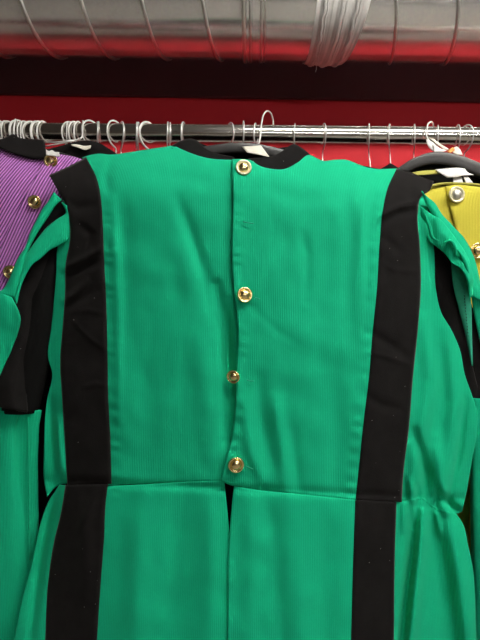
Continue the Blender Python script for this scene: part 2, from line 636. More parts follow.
# ------------------------------------------------------------------ hangers
def hook_points(x, z_off=0.0, r=0.0245, yaw=0.0, a0=-95, a1=-300, neck=0.06, lean=0.0):
    """hook going over the rail: up the front, over the top and down behind"""
    zc = rail_z(x) + RR + 0.0017 - r + z_off
    top = []
    for a in np.linspace(a0, a1, 30):
        ar = R_(a)
        u, w = r * math.cos(ar), r * math.sin(ar)        # u: + = behind rail
        top.append(Vector((x + u * math.sin(yaw), RY + u * math.cos(yaw), zc + w)))
    n0 = top[0]
    pts = [Vector((n0.x + lean, n0.y, n0.z - neck)), Vector((n0.x + lean * 0.5, n0.y, n0.z - neck * 0.5))] + top
    return pts


def wire_hanger(px, mat, yaw_deg, wire, label, body_yaw, neck=0.07, z_off=0.0, lean=0.0, r=0.0245, half=0.19):
    x = float(P(px, 135, RY)[0])
    pts = hook_points(x, z_off, r, R_(yaw_deg), neck=neck, lean=lean)
    base = pts[0]
    t = thing('wire_hanger', base, label, 'hanger', 'wire hangers along the rail')
    tube('hook', smooth3(pts, 60), wire * 0.86, mat, t, 8)
    cy, sy = math.cos(body_yaw), math.sin(body_yaw)
    tri = []
    for (u, w) in ((0, 0), (0.02, -0.012), (half * 0.92, -0.085), (half, -0.100), (half * 0.94, -0.112), (0, -0.112),
                   (-half * 0.94, -0.112), (-half, -0.100), (-half * 0.92, -0.085), (-0.02, -0.012)):
        tri.append(Vector((base.x + u * sy, base.y + u * cy, base.z + w)))
    tube('shoulder_wire', tri, wire, mat, t, 6, closed=True)
    return t


ORD = ['first', 'second', 'third', 'fourth', 'fifth', 'sixth', 'seventh', 'eighth', 'ninth', 'tenth', 'eleventh', 'twelfth', 'thirteenth',
       'fourteenth', 'fifteenth', 'sixteenth', 'seventeenth', 'eighteenth', 'nineteenth', 'twentieth', 'twenty-first', 'twenty-second',
       'twenty-third', 'twenty-fourth', 'twenty-fifth', 'twenty-sixth', 'twenty-seventh', 'twenty-eighth', 'twenty-ninth', 'thirtieth',
       'thirty-first', 'thirty-second', 'thirty-third', 'thirty-fourth', 'thirty-fifth', 'thirty-sixth', 'thirty-seventh', 'thirty-eighth']
# (px on the rail, coated?, yaw of hook, wire radius, rise above rail, lean)
HK = [(2, 1, 18, .0017, 0, 0), (6, 1, -12, .0016, 0, 0), (10, 1, 30, .0017, 0, 0), (17, 1, 8, .0015, .001, 0), (20, 1, 20, .0018, .002, 0),
      (24, 1, -15, .0016, 0, 0), (27, 1, 22, .0016, 0, 0), (34, 1, 38, .0018, 0, 0), (38, 1, 10, .0016, 0, 0), (41, 1, 24, .0020, 0, 0), (45, 1, 14, .0020, 0, 0),
      (68, 1, -20, .0015, 0, 0), (72, 1, 34, .0017, 0, 0), (76, 1, 16, .0019, 0, 0), (80, 1, 8, .0019, 0, 0),
      (92, 1, 38, .0018, .003, -.006), (97, 0, -26, .0015, 0, .004), (99, 0, -16, .0015, 0, .004),
      (116, 1, 32, .0019, .003, -.008), (121, 0, -34, .0017, .001, .010), (137, 0, -14, .0016, 0, .003), (139, 0, -8, .0015, 0, .002),
      (149, 1, 44, .0023, .001, .012), (168, 0, -8, .0016, .001, 0), (170, 0, -12, .0014, 0, 0), (184, 0, 6, .0018, .001, 0),
      (229, 0, -30, .0014, .001, .004), (243, 0, -4, .0015, .004, 0), (256, 0, 14, .0015, 0, -.003),
      (295, 0, 12, .0011, 0, 0), (323, 0, -3, .0012, .001, .001), (369, 0, 20, .0013, .001, .008), (390, 0, 30, .0013, .001, .006),
      (414, 0, 22, .0013, .001, .003), (438, 0, 30, .0011, 0, 0), (457, 0, 16, .0013, .001, .001), (465, 0, -12, .0014, .001, .002)]
for i, (px, co, yw, wr, rise, lean) in enumerate(HK):
    kind = 'white coated wire hanger' if co else 'bare steel wire hanger'
    wire_hanger(px, M_WIREW if co else M_WIRE, yw * 0.75, wr, '%s, %s hook from the left along the rail' % (kind, ORD[i]),
                R_(86.5) , neck=0.062 + 0.004 * (i % 3), z_off=rise, lean=lean)

# ------------------------------------------------------------------ green costume jacket
# folds: polyline in jacket coordinates, half width, depth (m, + = valley), applied to the whole front
FOLDS = [
    ([(178, 200), (190, 232), (204, 275), (216, 330)], 7, 0.0030),
    ([(168, 215), (184, 260), (200, 310)], 12, -0.0018),
    ([(216, 285), (226, 330), (229, 390), (226, 440)], 6, 0.0065),
    ([(228, 300), (229, 380)], 5, 0.004),
    ([(196, 330), (206, 390), (210, 450)], 12, -0.0028),
    ([(120, 180), (128, 260), (122, 340)], 10, 0.0022),
    ([(113, 200), (118, 300), (119, 420)], 5, -0.0022),
    ([(140, 330), (150, 400), (146, 470)], 16, 0.003),
    ([(303, 236), (308, 255), (306, 300)], 5, 0.0022),
    ([(318, 205), (330, 260), (322, 330)], 14, 0.002),
    ([(250, 305), (276, 330), (300, 345)], 4, 0.0006),
    ([(258, 380), (262, 420), (270, 465)], 7, 0.003),
    ([(276, 400), (281, 440), (285, 490)], 7, -0.0035),
    ([(292, 430), (296, 470), (300, 495)], 6, 0.0022),
    ([(244, 400), (250, 450), (262, 480)], 6, -0.003),
    ([(358, 180), (364, 240), (360, 330)], 9, -0.003),
    ([(345, 175), (350, 240), (346, 320)], 9, 0.0014),
    ([(375, 180), (368, 230), (366, 300)], 4, 0.0020),
    ([(330, 370), (338, 430), (335, 495)], 12, 0.0028),
    ([(262, 188), (300, 200), (338, 196)], 9, 0.0018),
    ([(150, 172), (190, 178), (222, 185)], 9, 0.0018),
    ([(112, 162), (106, 175), (108, 195)], 5, 0.003),
    ([(268, 492), (274, 545), (280, 640), (280, 760)], 9, 0.0022),
    ([(286, 495), (292, 545), (304, 640), (305, 760)], 12, -0.0022),
    ([(250, 490), (252, 560), (250, 640)], 9, -0.003),
    ([(318, 498), (326, 560), (330, 700)], 12, 0.0025),
    ([(180, 484), (176, 560), (170, 700)], 16, 0.004),
    ([(140, 486), (138, 560), (130, 700)], 12, -0.0035),
    ([(210, 484), (212, 560), (208, 700)], 12, -0.004),
    # velvet stripes
    ([(64, 268), (80, 260), (102, 248)], 4, -0.0035),
    ([(64, 276), (82, 268), (102, 262)], 4, 0.0025),
    ([(64, 300), (74, 293), (86, 281)], 4, -0.0030),
    ([(66, 308), (80, 300), (96, 290)], 4, 0.0020),
    ([(80, 225), (92, 235), (88, 255)], 4, 0.0022),
    ([(62, 200), (78, 208), (100, 204)], 5, 0.0018),
    ([(380, 216), (398, 207), (420, 202)], 4, -0.0028),
    ([(380, 224), (398, 214), (420, 211)], 4, 0.0026),
    ([(376, 238), (386, 240), (398, 250)], 5, 0.0018),
    ([(366, 330), (390, 345), (415, 362)], 5, 0.0018),
    ([(362, 392), (380, 405), (400, 410)], 5, 0.0018),
    ([(80, 500), (86, 540), (84, 600)], 8, -0.003),
    ([(98, 490), (88, 515), (80, 530)], 5, -0.0025),
    ([(66, 269), (80, 262), (101, 249)], 1.8, -0.0014),
    ([(66, 301), (76, 294), (88, 282)], 1.8, -0.0014),
    ([(74, 322), (90, 338), (106, 350)], 2.2, -0.0012),
    ([(84, 387), (96, 384), (108, 386)], 2.2, -0.0012),
    ([(70, 312), (88, 310), (105, 314)], 2.2, -0.0010),
    ([(382, 215), (398, 206), (419, 202)], 1.8, -0.0014),
    ([(368, 352), (385, 356), (412, 366)], 2.2, -0.0010),
    ([(380, 262), (395, 270), (419, 272)], 2.2, -0.0008),
    # side panels, pulled in at the waist
    ([(425, 320), (432, 380), (418, 450), (414, 498)], 8, -0.007),
    ([(415, 432), (420, 450), (426, 475), (425, 505)], 5, 0.0085),
    ([(436, 440), (439, 470), (438, 500)], 8, -0.007),
    ([(447, 330), (455, 400), (448, 470), (440, 508)], 8, -0.006),
    ([(466, 400), (460, 450), (449, 503)], 2.6, 0.0045),
    ([(440, 495), (450, 505), (460, 512)], 4, 0.010),
    ([(416, 506), (413, 540), (407, 590), (401, 650), (398, 700)], 5, 0.0125),
    ([(424, 498), (421, 540), (416, 590), (410, 650), (406, 700)], 6, -0.0090),
    ([(430, 508), (440, 560), (450, 620), (455, 700)], 9, 0.007),
    ([(448, 515), (458, 560), (468, 640), (470, 700)], 9, -0.008),
    ([(404, 478), (406, 500)], 3, 0.004),
    ([(411, 482), (412, 502)], 3, -0.004),
    ([(418, 486), (419, 503)], 2.5, 0.005),
    ([(436, 484), (437, 510)], 3, 0.005),
    ([(444, 486), (446, 514)], 3, -0.004),
    ([(404, 504), (403, 530)], 3, -0.004),
    ([(414, 503), (414, 522)], 2.5, -0.004),
    ([(436, 512), (440, 535)], 3, -0.004),
    ([(60, 470), (62, 484)], 3, 0.004),
    ([(50, 400), (52, 440), (55, 484)], 4, 0.004),
    ([(58, 420), (60, 450), (63, 482)], 3, -0.004),
    ([(58, 488), (50, 510), (40, 560), (30, 640)], 5, 0.006),
]
# outlines
SR = [(86, 157), (97, 179), (101, 200), (103, 230), (104, 260), (106, 300), (107, 340), (108, 400), (110, 440), (111, 484)]
SRo = [(x - 4, y) for x, y in SR]
RL = [(396, 168), (388, 185), (382, 210), (379, 240), (376, 290), (372, 330), (368, 380), (363, 420), (359, 460), (355, 499)]
RLo = [(x + 4, y) for x, y in RL]
PLK = [(232, 159), (233, 200), (232, 260), (234, 290), (238, 330), (236, 370), (234, 420), (231, 440), (224, 468), (221, 481)]
PLKu = [(x + 11, y) for x, y in PLK]

# shoulder line without the neck opening, for the depth
_sx = np.array([49, 86, 128, 173, 240, 310, 346, 396, 433], float)
_sy = np.array([170, 156, 152, 146, 138, 152, 158, 168, 178], float)


def D(x, y):
    """distance from the camera plane of the jacket front"""
    x = np.asarray(x, float)
    y = np.asarray(y, float)
    t = np.abs(x - 242) / 190.0
    d = 0.658 + 0.042 * np.minimum(t, 1) ** 3 + 0.03 * np.maximum(t - 1, 0)
    yt = np.interp(x, _sx, _sy)
    s = np.clip(1 - (y - yt) / 60.0, 0, 1.2)
    d = d + 0.058 * s ** 2.4
    d = d + 0.004 * np.exp(-((y - (483 + (x - 110) * 0.045)) / 4.0) ** 2)
    d = d - 0.030 * np.clip((y - 487) / 160.0, 0, 1.4)
    for line, w, amp in FOLDS:
        amp = amp * 1.6
        xs = [p[0] for p in line]
        ys = [p[1] for p in line]
        k = 4 * w
        msk = (x > min(xs) - k) & (x < max(xs) + k) & (y > min(ys) - k) & (y < max(ys) + k)
        if not msk.any():
            continue
        dd, par = seg_dist(x, y, line)
        d = d + amp * np.exp(-(dd / w) ** 2) * (0.35 + 0.65 * np.sin(np.pi * np.clip(par, 0.02, 0.98)) ** 0.7)
    for ln, side in ((SR, 1), (RL, -1), (PLK, 1)):
        ex = np.interp(y, [p[1] for p in ln], [p[0] for p in ln])
        pk = np.exp(-((x - ex - side * 5) / 5.0) ** 2) * ((y > 160) & (y < 500))
        d = d + 0.0011 * pk * np.sin(y * 0.42 + 3 * vnoise(y / 19.0, x * 0 + side)) * (0.6 + 0.4 * vnoise(y / 31.0, x * 0 + 2.5))
    d = d + 0.0012 * vnoise((x + 0.4 * y) / 34.0 + 11, (y - 0.3 * x) / 22.0) * np.clip((y - 170) / 40, 0, 1)
    d = d + 0.0016 * vnoise(x / 26.0 + 3, y / 48.0) + 0.0007 * vnoise(x / 11.0, y / 17.0 + 9)
    return d


jk_base = pv(240, 690, 0.69)
jacket = thing('costume_jacket', jk_base, 'emerald green corduroy costume jacket with wide black velvet stripes, facing forward in the middle', 'jacket')


def panel(name, top, bottom, left, right, m, n, mat, off=0.0, thick=0.0022, fn=None, roll=0.0):
    g = coons(top, bottom, left, right, m, n)
    Y = D(g[..., 0], g[..., 1]) + off
    if fn is not None:
        Y = Y + fn(g[..., 0], g[..., 1])
    if roll:
        sc = np.linspace(0, 1, m)[None, :]
        Y = Y + roll * (np.exp(-(sc / 0.035) ** 2) + np.exp(-((1 - sc) / 0.035) ** 2))
    return sheet(name, g, Y, mat, jacket, thick)


BOT = 770
# left front, tucked under the placket
panel('front_panel', [(82, 158), (92, 155), (100, 154), (109, 155), (127, 153), (146, 150), (166, 147), (173, 146), (180, 149), (192, 154), (210, 159), (222, 160), (243, 160)],
      [(107, 486), (150, 484), (200, 481), (232, 480)], SRo, PLKu, 80, 170, M_GREEN, 0.0035)
# right front with the buttoned placket edge
panel('front_panel', [(232, 159), (241, 159), (250, 160), (260, 166), (272, 169), (285, 169), (297, 163), (310, 155), (316, 158), (323, 161), (334, 160), (346, 160), (357, 164), (368, 168), (400, 169)],
      [(221, 481), (230, 485), (245, 488), (300, 494), (359, 500)], PLK, RLo, 84, 170, M_GREEN, 0.0,
      fn=lambda x, y: -0.003 * np.exp(-((x - np.interp(y, [p[1] for p in PLK], [p[0] for p in PLK])) / 10.0) ** 2))
# wide velvet stripes, standing a little proud; the upper ends jut out as shoulder wings
wing_l = lambda x, y: -0.016 * np.clip((y - 150) / 10, 0, 1) * np.clip((70 - x) / 22, 0, 1) * np.clip((215 - y) / 30, 0, 1)
panel('velvet_stripe', [(49, 175), (67, 167), (86, 157)], [(67, 485), (90, 484), (112, 484)],
      [(49, 175), (58, 191), (66, 206), (69, 220), (70, 235), (65, 268), (65, 285), (63, 320), (60, 360), (62, 400), (65, 450), (67, 485)], SR, 34, 150, M_VELVET, -0.0022, 0.002, wing_l, 0.0035)
wing_r = lambda x, y: -0.014 * np.clip((x - 412) / 20, 0, 1) * np.clip((215 - y) / 20, 0, 1)
panel('velvet_stripe', [(396, 168), (408, 171), (422, 177), (434, 181)], [(354, 500), (378, 501), (402, 502)], RL,
      [(434, 181), (430, 190), (421, 197), (418, 213), (420, 245), (421, 290), (418, 330), (413, 380), (409, 430), (404, 470), (402, 502)], 34, 150, M_VELVET, -0.0022, 0.002, wing_r, 0.0035)
# side panels beyond the stripes
panel('side_panel', [(62, 200), (72, 206)], [(47, 497), (58, 485), (72, 483)],
      [(62, 200), (66, 213), (59, 238), (57, 250), (56, 275), (54, 300), (51, 330), (48, 358), (52, 373), (47, 400), (45, 420), (44, 450), (44, 480), (47, 497)],
      [(72, 206), (74, 235), (69, 270), (68, 290), (67, 320), (64, 360), (66, 400), (69, 450), (72, 483)], 16, 120, M_GREEN, 0.001)
panel('side_panel', [(415, 195), (425, 195)], [(398, 500), (412, 501), (422, 500), (432, 508), (447, 514), (462, 512)],
      [(415, 195), (415, 213), (416, 245), (417, 290), (414, 330), (409, 380), (405, 430), (400, 470), (398, 500)],
      [(425, 195), (430, 222), (434, 250), (436, 290), (441, 312), (452, 331), (460, 350), (465, 375), (472, 395), (477, 412), (477, 432), (472, 460), (467, 490), (462, 512)], 40, 130, M_GREEN, 0.001)
# skirt of the jacket below the waist seam
panel('skirt_panel', [(104, 486), (150, 484), (200, 481), (224, 480)], [(82, BOT), (228, BOT)],
      [(104, 486), (102, 500), (100, 540), (97, 580), (93, 640), (82, BOT)], [(224, 480), (226, 495), (229, 520), (232, 550), (236, 640), (238, BOT)], 70, 130, M_GREEN, 0.0035)
panel('skirt_panel', [(234, 486), (245, 488), (300, 494), (358, 500)], [(224, BOT), (352, BOT)],
      [(234, 486), (232, 505), (230, 530), (229, 550), (228, 640), (226, BOT)], [(358, 500), (356, 560), (354, 640), (352, BOT)], 64, 130, M_GREEN, 0.0)
panel('velvet_stripe', [(65, 485), (88, 484), (108, 484)], [(34, BOT), (88, BOT)],
      [(65, 485), (60, 515), (54, 540), (48, 580), (45, 640), (36, BOT)], [(108, 484), (106, 500), (104, 540), (101, 580), (97, 640), (88, BOT)], 30, 110, M_VELVET, -0.0018, 0.002, None, 0.0035)
panel('velvet_stripe', [(354, 500), (376, 501), (397, 502)], [(346, BOT), (394, BOT)],
      [(354, 500), (352, 560), (350, 640), (347, BOT)], [(397, 502), (395, 560), (394, 640), (392, BOT)], 30, 110, M_VELVET, -0.0018, 0.002, None, 0.0035)
panel('skirt_side_panel', [(59, 485), (70, 485)], [(-5, BOT), (40, BOT)],
      [(59, 485), (50, 500), (42, 520), (33, 560), (22, 600), (14, 640), (-5, BOT)], [(70, 485), (64, 515), (58, 540), (52, 580), (49, 640), (40, BOT)], 26, 110, M_GREEN, 0.001)
panel('skirt_side_panel', [(393, 499), (408, 500), (422, 497), (432, 505), (447, 511), (456, 513)], [(390, BOT), (482, BOT)],
      [(393, 499), (391, 560), (390, 640), (388, BOT)], [(456, 513), (463, 524), (468, 545), (473, 570), (475, 600), (476, 640), (480, BOT)], 46, 120, M_GREEN, 0.001)

# inside: black lining seen through the slit, and the back of the garment
def flat_sheet(name, top, bottom, left, right, m, n, mat, parent, thick=0.002, bulge=0.0, noise=0.0):
    g = coons(top, bottom, left, right, m, n)
    Y = g[..., 2].copy()
    s = np.linspace(-1, 1, m)[None, :]
    Y = Y - bulge * (1 - s ** 2)
    if noise:
        Y = Y + noise * vnoise(g[..., 0] / 13.0 + 5, g[..., 1] / 21.0 + 2) + 0.5 * noise * vnoise(g[..., 0] / 6.0, g[..., 1] / 9.0)
    return sheet(name, g, Y, mat, parent, thick)


flat_sheet('lining', [(205, 474, .690), (255, 474, .690)], [(205, 700, .675), (255, 700, .675)], [(205, 474, .690), (205, 700, .675)],
           [(255, 474, .690), (255, 700, .675)], 6, 12, M_LINING, jacket)
flat_sheet('back_panel', [(84, 160, .742), (130, 155, .745), (176, 150, .748), (240, 152, .75), (308, 160, .748), (346, 163, .745), (420, 178, .742)],
           [(20, BOT, .715), (476, BOT, .715)], [(84, 160, .742), (78, 300, .738), (72, 480, .735), (20, BOT, .715)],
           [(420, 178, .742), (436, 300, .738), (452, 500, .735), (476, BOT, .715)], 40, 60, M_LINING, jacket, 0.002, -0.004)

# standing collar: front band on both sides and the inside of the back
flat_sheet('collar', [(169, 147, .722), (180, 141, .724), (192, 138.5, .726), (199, 142, .724), (205, 148, .720), (213, 152, .716), (224, 155, .710), (234, 157, .706)],
           [(172, 148, .716), (180, 151, .712), (192, 156, .708), (210, 161, .704), (222, 162, .702), (236, 162, .701)],
           [(169, 147, .722), (172, 148, .716)], [(234, 157, .706), (236, 162, .701)], 30, 8, M_VELVET, jacket, 0.003)
flat_sheet('collar', [(248, 158, .705), (262, 157.5, .708), (272, 156, .712), (282, 151, .718), (288, 146.5, .722), (294, 144, .726), (302, 148, .724), (312, 156, .720)],
           [(248, 162, .700), (260, 168, .699), (272, 171, .700), (285, 171, .703), (297, 165, .709), (311, 157, .716)],
           [(248, 158, .705), (248, 162, .700)], [(312, 156, .720), (311, 157, .716)], 30, 8, M_VELVET, jacket, 0.003)
flat_sheet('collar_back', [(192, 140, .735), (215, 148, .742), (240, 150, .744), (268, 149, .742), (294, 146, .735)],
           [(188, 158, .735), (215, 168, .742), (240, 172, .744), (268, 172, .742), (298, 166, .735)],
           [(192, 140, .735), (188, 158, .735)], [(294, 146, .735), (298, 166, .735)], 24, 6, M_VELVET, jacket, 0.003)


# buttons: a dished rim with a dome set in it
def button(px, py, Y, r, parent, rim_mat, dome_mat, tilt=(0, 0)):
    fr = Matrix.Translation(pv(px, py, Y)) @ Matrix.Rotation(R_(90 + tilt[0]), 4, 'X') @ Matrix.Rotation(R_(tilt[1]), 4, 'Y')
    b = lathe('button', [(0.0, -0.001), (r * 0.85, -0.001), (r, r * 0.12), (r * 0.98, r * 0.26), (r * 0.88, r * 0.32), (r * 0.74, r * 0.24), (r * 0.66, r * 0.16), (r * 0.3, r * 0.15)], 32, fr, rim_mat, parent)
    dome = lathe('dome', [(r * 0.64, r * 0.12), (r * 0.62, r * 0.26), (r * 0.54, r * 0.38), (r * 0.40, r * 0.48), (r * 0.22, r * 0.54), (r * 0.05, r * 0.56)], 28, fr, dome_mat, b)
    dome.parent = b
    dome.matrix_parent_inverse = Matrix.Identity(4)
    b_loc = b
    return b_loc


def jbutton(px, py, r, rim, dome, tilt):
    y = float(D(np.array([px]), np.array([py]))[0])
    return button(px, py, y - 0.004, r, jacket, rim, dome, tilt)


jbutton(243.5, 168, 0.0116, M_CREAMRIM, M_GOLD, (-8, 6))
jbutton(244.5, 295, 0.0113, M_GOLD, M_GOLD, (-6, 14))
b3 = jbutton(233.5, 376.5, 0.0100, M_GOLD, M_GOLD, (14, -16))
jbutton(236, 464.5, 0.0115, M_GOLD, M_GOLD, (4, 6))
# worked buttonholes beside the buttons
for (x0, y0, x1, y1) in ((243, 221.5, 254, 223.5), (254, 297, 260, 299), (247, 380, 254, 381), (246, 466, 253, 469)):
    pts = [pv(a, b, float(D(np.array([a]), np.array([b]))[0]) - 0.0042) for a, b in ((x0, y0), ((x0 + x1) / 2, (y0 + y1) / 2 + 0.3), (x1, y1))]
    tube('buttonhole', smooth3(pts, 8), 0.0007, M_GREEN_IN, jacket, 6)

# ---- left sleeve, paned over black velvet
sleeve_tube('sleeve_lining', [(62, 218, .722, 5, .010), (52, 262, .718, 13, .016), (42, 305, .714, 17, .020), (30, 352, .712, 21, .022), (20, 412, .712, 17, .020)],
            M_LINING, jacket, fold=0.002)
flat_sheet('pane_lining', [(58, 200, .704), (72, 208, .708)], [(8, 300, .700), (40, 305, .706)],
           [(56, 198, .704), (32, 236, .700), (18, 264, .696), (4, 300, .700)], [(72, 208, .708), (66, 240, .708), (56, 270, .706), (40, 305, .706)], 12, 24, M_LINING, jacket, 0.002)
flat_sheet('velvet_pane', [(34, 258, .702), (60, 244, .712)], [(-6, 406, .686), (12, 410, .680), (28, 412, .688)],
           [(34, 258, .702), (14, 296, .700), (8, 328, .694), (-2, 362, .690), (-8, 388, .686), (-6, 406, .686)],
           [(60, 244, .712), (54, 300, .710), (42, 335, .704), (31, 372, .698), (27, 395, .692), (28, 412, .688)], 18, 50, M_VELVET, jacket, 0.003, 0.006, 0.0012)
flat_sheet('velvet_pane', [(46, 322, .714), (54, 300, .716)], [(24, 408, .704), (37, 409, .708)], [(46, 322, .714), (36, 345, .708), (29, 375, .704), (24, 408, .704)],
           [(54, 300, .716), (52, 330, .716), (48, 361, .712), (35, 375, .708), (34, 392, .708), (37, 409, .708)], 12, 36, M_VELVET, jacket, 0.003, 0.003, 0.001)
flat_sheet('sleeve_pane', [(54, 192, .698), (62, 200, .700)], [(-6, 292, .684), (14, 297, .678)],
           [(54, 192, .698), (49, 200, .696), (43, 208, .694), (36, 221, .692), (30, 233, .690), (25, 247, .688), (18, 258, .686), (12, 272, .684), (7, 283, .684), (2, 290, .684), (-6, 292, .684)],
           [(62, 200, .700), (57, 204, .698), (49, 216, .696), (37, 234, .692), (28, 252, .688), (24, 264, .684), (19, 280, .680), (14, 297, .678)], 14, 60, M_GREEN, jacket, 0.002, 0.003, 0.001)
flat_sheet('sleeve_pane', [(61, 202, .698), (72, 208, .700)], [(12, 296, .684), (17, 304, .680)],
           [(61, 202, .698), (65.5, 213, .696), (57, 219, .694), (47, 227, .692), (39.5, 236, .690), (27, 254, .687), (19, 275, .684), (12, 296, .684)],
           [(72, 208, .700), (71, 225, .694), (67, 240, .690), (58, 246, .688), (50, 250, .686), (40, 259, .684), (33, 264, .683), (27, 273, .682), (22, 284, .680), (17, 304, .680)], 16, 60, M_GREEN, jacket, 0.002, 0.004, 0.0012)
flat_sheet('sleeve_pane', [(-40, 292, .708), (-18, 292, .690), (0, 293, .682), (12, 297, .676)], [(-48, 413, .712), (-28, 412, .698), (-10, 411, .698)],
           [(-40, 292, .708), (-50, 340, .710), (-48, 413, .712)], [(12, 297, .676), (16, 306, .674), (20, 318, .675), (17, 334, .678), (11, 350, .680), (0, 376, .684), (-10, 411, .698)],
           34, 48, M_GREEN, jacket, 0.002, 0.010, 0.0028)
sleeve_tube('lower_sleeve', [(0, 409, .712, 36, .016), (-3, 425, .716, 37, .022), (-5, 470, .720, 39, .025), (-5, 520, .722, 41, .026), (-8, 580, .722, 40, .026), (-12, 660, .722, 40, .026), (-14, 760, .722, 40, .026)],
            M_GREEN, jacket, fold=0.011, freq=7, seed=1.2, n=70, seg=64)
# seam down the lower sleeve
tube('sleeve_seam', smooth3([pv(28, 416, .702), pv(28.5, 450, .704), pv(29, 500, .706), pv(30, 560, .707)], 16), 0.0012, M_GREEN, jacket, 6)

# ---- right sleeve
sleeve_tube('sleeve_lining', [(434, 220, .730, 4, .006), (447, 262, .732, 10, .008), (458, 310, .732, 14, .010), (468, 360, .732, 14, .010), (474, 410, .732, 12, .010)],
            M_LINING, jacket, fold=0.001)
flat_sheet('pane_lining', [(422, 200, .712), (432, 206, .714)], [(456, 300, .716), (480, 296, .716)],
           [(422, 200, .712), (428, 240, .716), (440, 270, .716), (456, 300, .716)], [(432, 206, .714), (448, 228, .714), (466, 254, .714), (480, 296, .716)], 12, 24, M_LINING, jacket, 0.002)
flat_sheet('velvet_pane', [(430, 240, .712), (441, 250, .711)], [(464, 402, .724), (482, 404, .722)],
           [(430, 240, .712), (430, 290, .718), (442, 330, .720), (454, 362, .722), (464, 402, .724)],
           [(441, 250, .711), (450, 264, .711), (453, 285, .712), (462, 322, .714), (470, 355, .716), (482, 404, .722)], 16, 50, M_VELVET, jacket, 0.002, 0.003, 0.001)
flat_sheet('sleeve_pane', [(421, 191, .698), (429, 198, .702)], [(470, 296, .700), (490, 304, .706)],
           [(421, 191, .698), (426, 204, .698), (433, 216, .698), (443, 229, .697), (453, 242, .696), (463, 257, .695), (468, 276, .696), (470, 296, .700)],
           [(429, 198, .702), (434, 202, .703), (442, 214, .703), (453, 226, .703), (465, 239, .703), (470.5, 249, .703), (476, 263, .703), (481, 284, .704), (490, 304, .706)], 20, 60, M_GREEN, jacket, 0.002, 0.004, 0.0018)
flat_sheet('sleeve_pane', [(420, 206, .698), (430, 213, .698)], [(469, 300, .692), (473, 294, .693)],
           [(420, 206, .698), (423, 226, .697), (430, 242, .694), (437, 247, .692), (446, 255, .690), (452, 263, .688), (460, 268, .687), (467, 282, .689), (469, 300, .692)],
           [(430, 213, .698), (440, 219, .697), (449, 229, .696), (457, 240, .694), (464, 250, .692), (470, 262, .692), (473, 276, .692), (473, 294, .693)], 22, 60, M_GREEN, jacket, 0.002, 0.003, 0.0042)
# pleats pressed into the top of the paned sleeve
for pl in ([(425, 214, .691), (430, 228, .689), (433, 238, .687), (439, 241, .686)], [(443, 243, .688), (450, 241, .686), (455, 247, .684), (456, 256, .684)],
           [(455, 247, .685), (462, 256, .684), (467, 268, .685), (470, 284, .688)]):
    tube('pleat', smooth3([pv(*q) for q in pl], 18), [0.0006 + 0.0022 * math.sin(math.pi * (k + .5) / 18) for k in range(18)], M_GREEN, jacket, 10)
flat_sheet('pane_facing', [(451, 262, .704), (461, 268, .702)], [(471, 364, .712), (473, 366, .712)],
           [(451, 262, .704), (453, 285, .706), (459, 310, .708), (466, 338, .710), (471, 364, .712)],
           [(461, 268, .702), (469, 284, .702), (471, 300, .703), (472, 330, .706), (473, 366, .712)], 12, 40, M_GREEN_IN, jacket, 0.002, 0.002, 0.0006)
flat_sheet('sleeve_pane', [(468, 282, .704), (486, 286, .708)], [(494, 402, .712), (522, 402, .716)],
           [(468, 282, .704), (471, 296, .706), (473, 308, .708), (481, 345, .710), (494, 402, .712)], [(486, 286, .708), (496, 310, .712), (510, 352, .716), (522, 402, .716)], 14, 30, M_GREEN, jacket, 0.002, 0.004, 0.001)
flat_sheet('velvet_pane', [(471, 306, .716), (486, 320, .718)], [(474, 400, .720), (500, 402, .722)],
           [(471, 306, .716), (472, 340, .718), (473, 370, .720), (474, 400, .720)], [(486, 320, .718), (494, 360, .720), (500, 402, .722)], 10, 24, M_VELVET, jacket, 0.002, 0.002)
sleeve_tube('lower_sleeve', [(496, 398, .722, 24, .010), (500, 415, .722, 27, .018), (502, 470, .722, 30, .020), (502, 540, .722, 30, .020), (504, 640, .722, 30, .020), (506, 760, .722, 30, .020)],
            M_GREEN, jacket, fold=0.004, freq=7, seed=0.4, n=60, seg=56)
# stitching along the facing
for k in range(16):
    a = 0.02 + k / 17.0
    q0 = (463.5 + 5 * a, 288 + 52 * a)
    tube('stitch', [pv(q0[0], q0[1], .7025), pv(q0[0] + 0.2, q0[1] + 1.6, .7025)], 0.0005, M_VELVET, jacket, 5)


# ------------------------------------------------------------------ hangers that carry the jackets
def plastic_hanger(name, arm_pts, width, label, hook_pts, hook_mat, wire, mat=M_PLASTIC, group=None, depth=0.007):
    """arm_pts: centre line of the shaped arms in (px,py,Y); flattened cross section"""
    pts = [pv(*p) for p in arm_pts]
    pts = smooth3(pts, 60)
    mid = pts[30]
    t = thing(name, mid, label, 'hanger', group)
    verts, faces = [], []
    seg = 14
    n = len(pts)
    for i, p in enumerate(pts):
        d = (pts[min(i + 1, n - 1)] - pts[max(i - 1, 0)]).normalized()
        up = Vector((0, 1, 0)).cross(d)
        if up.z < 0:
            up = -up
        u = abs(2 * i / (n - 1) - 1)
        w = width * (1 - 0.55 * u ** 2)
        for k in range(seg):
            a = 2 * math.pi * k / seg
            sa, ca = math.sin(a), math.cos(a)
            sa = math.copysign(abs(sa) ** 0.45, sa)
            ca = math.copysign(abs(ca) ** 0.45, ca)
            verts.append(p + up * (w * sa) + Vector((0, depth * ca * (1 - 0.3 * u), 0)))
    for i in range(n - 1):
        for k in range(seg):
            k2 = (k + 1) % seg
            faces.append((i * seg + k, i * seg + k2, (i + 1) * seg + k2, (i + 1) * seg + k))
    faces.append(tuple(range(seg))[::-1])
    faces.append(tuple((n - 1) * seg + k for k in range(seg)))
    mesh_obj('arms', verts, faces, mat, t)
    tube('hook', smooth3(hook_pts, 60), wire, hook_mat, t, 8)
    return t


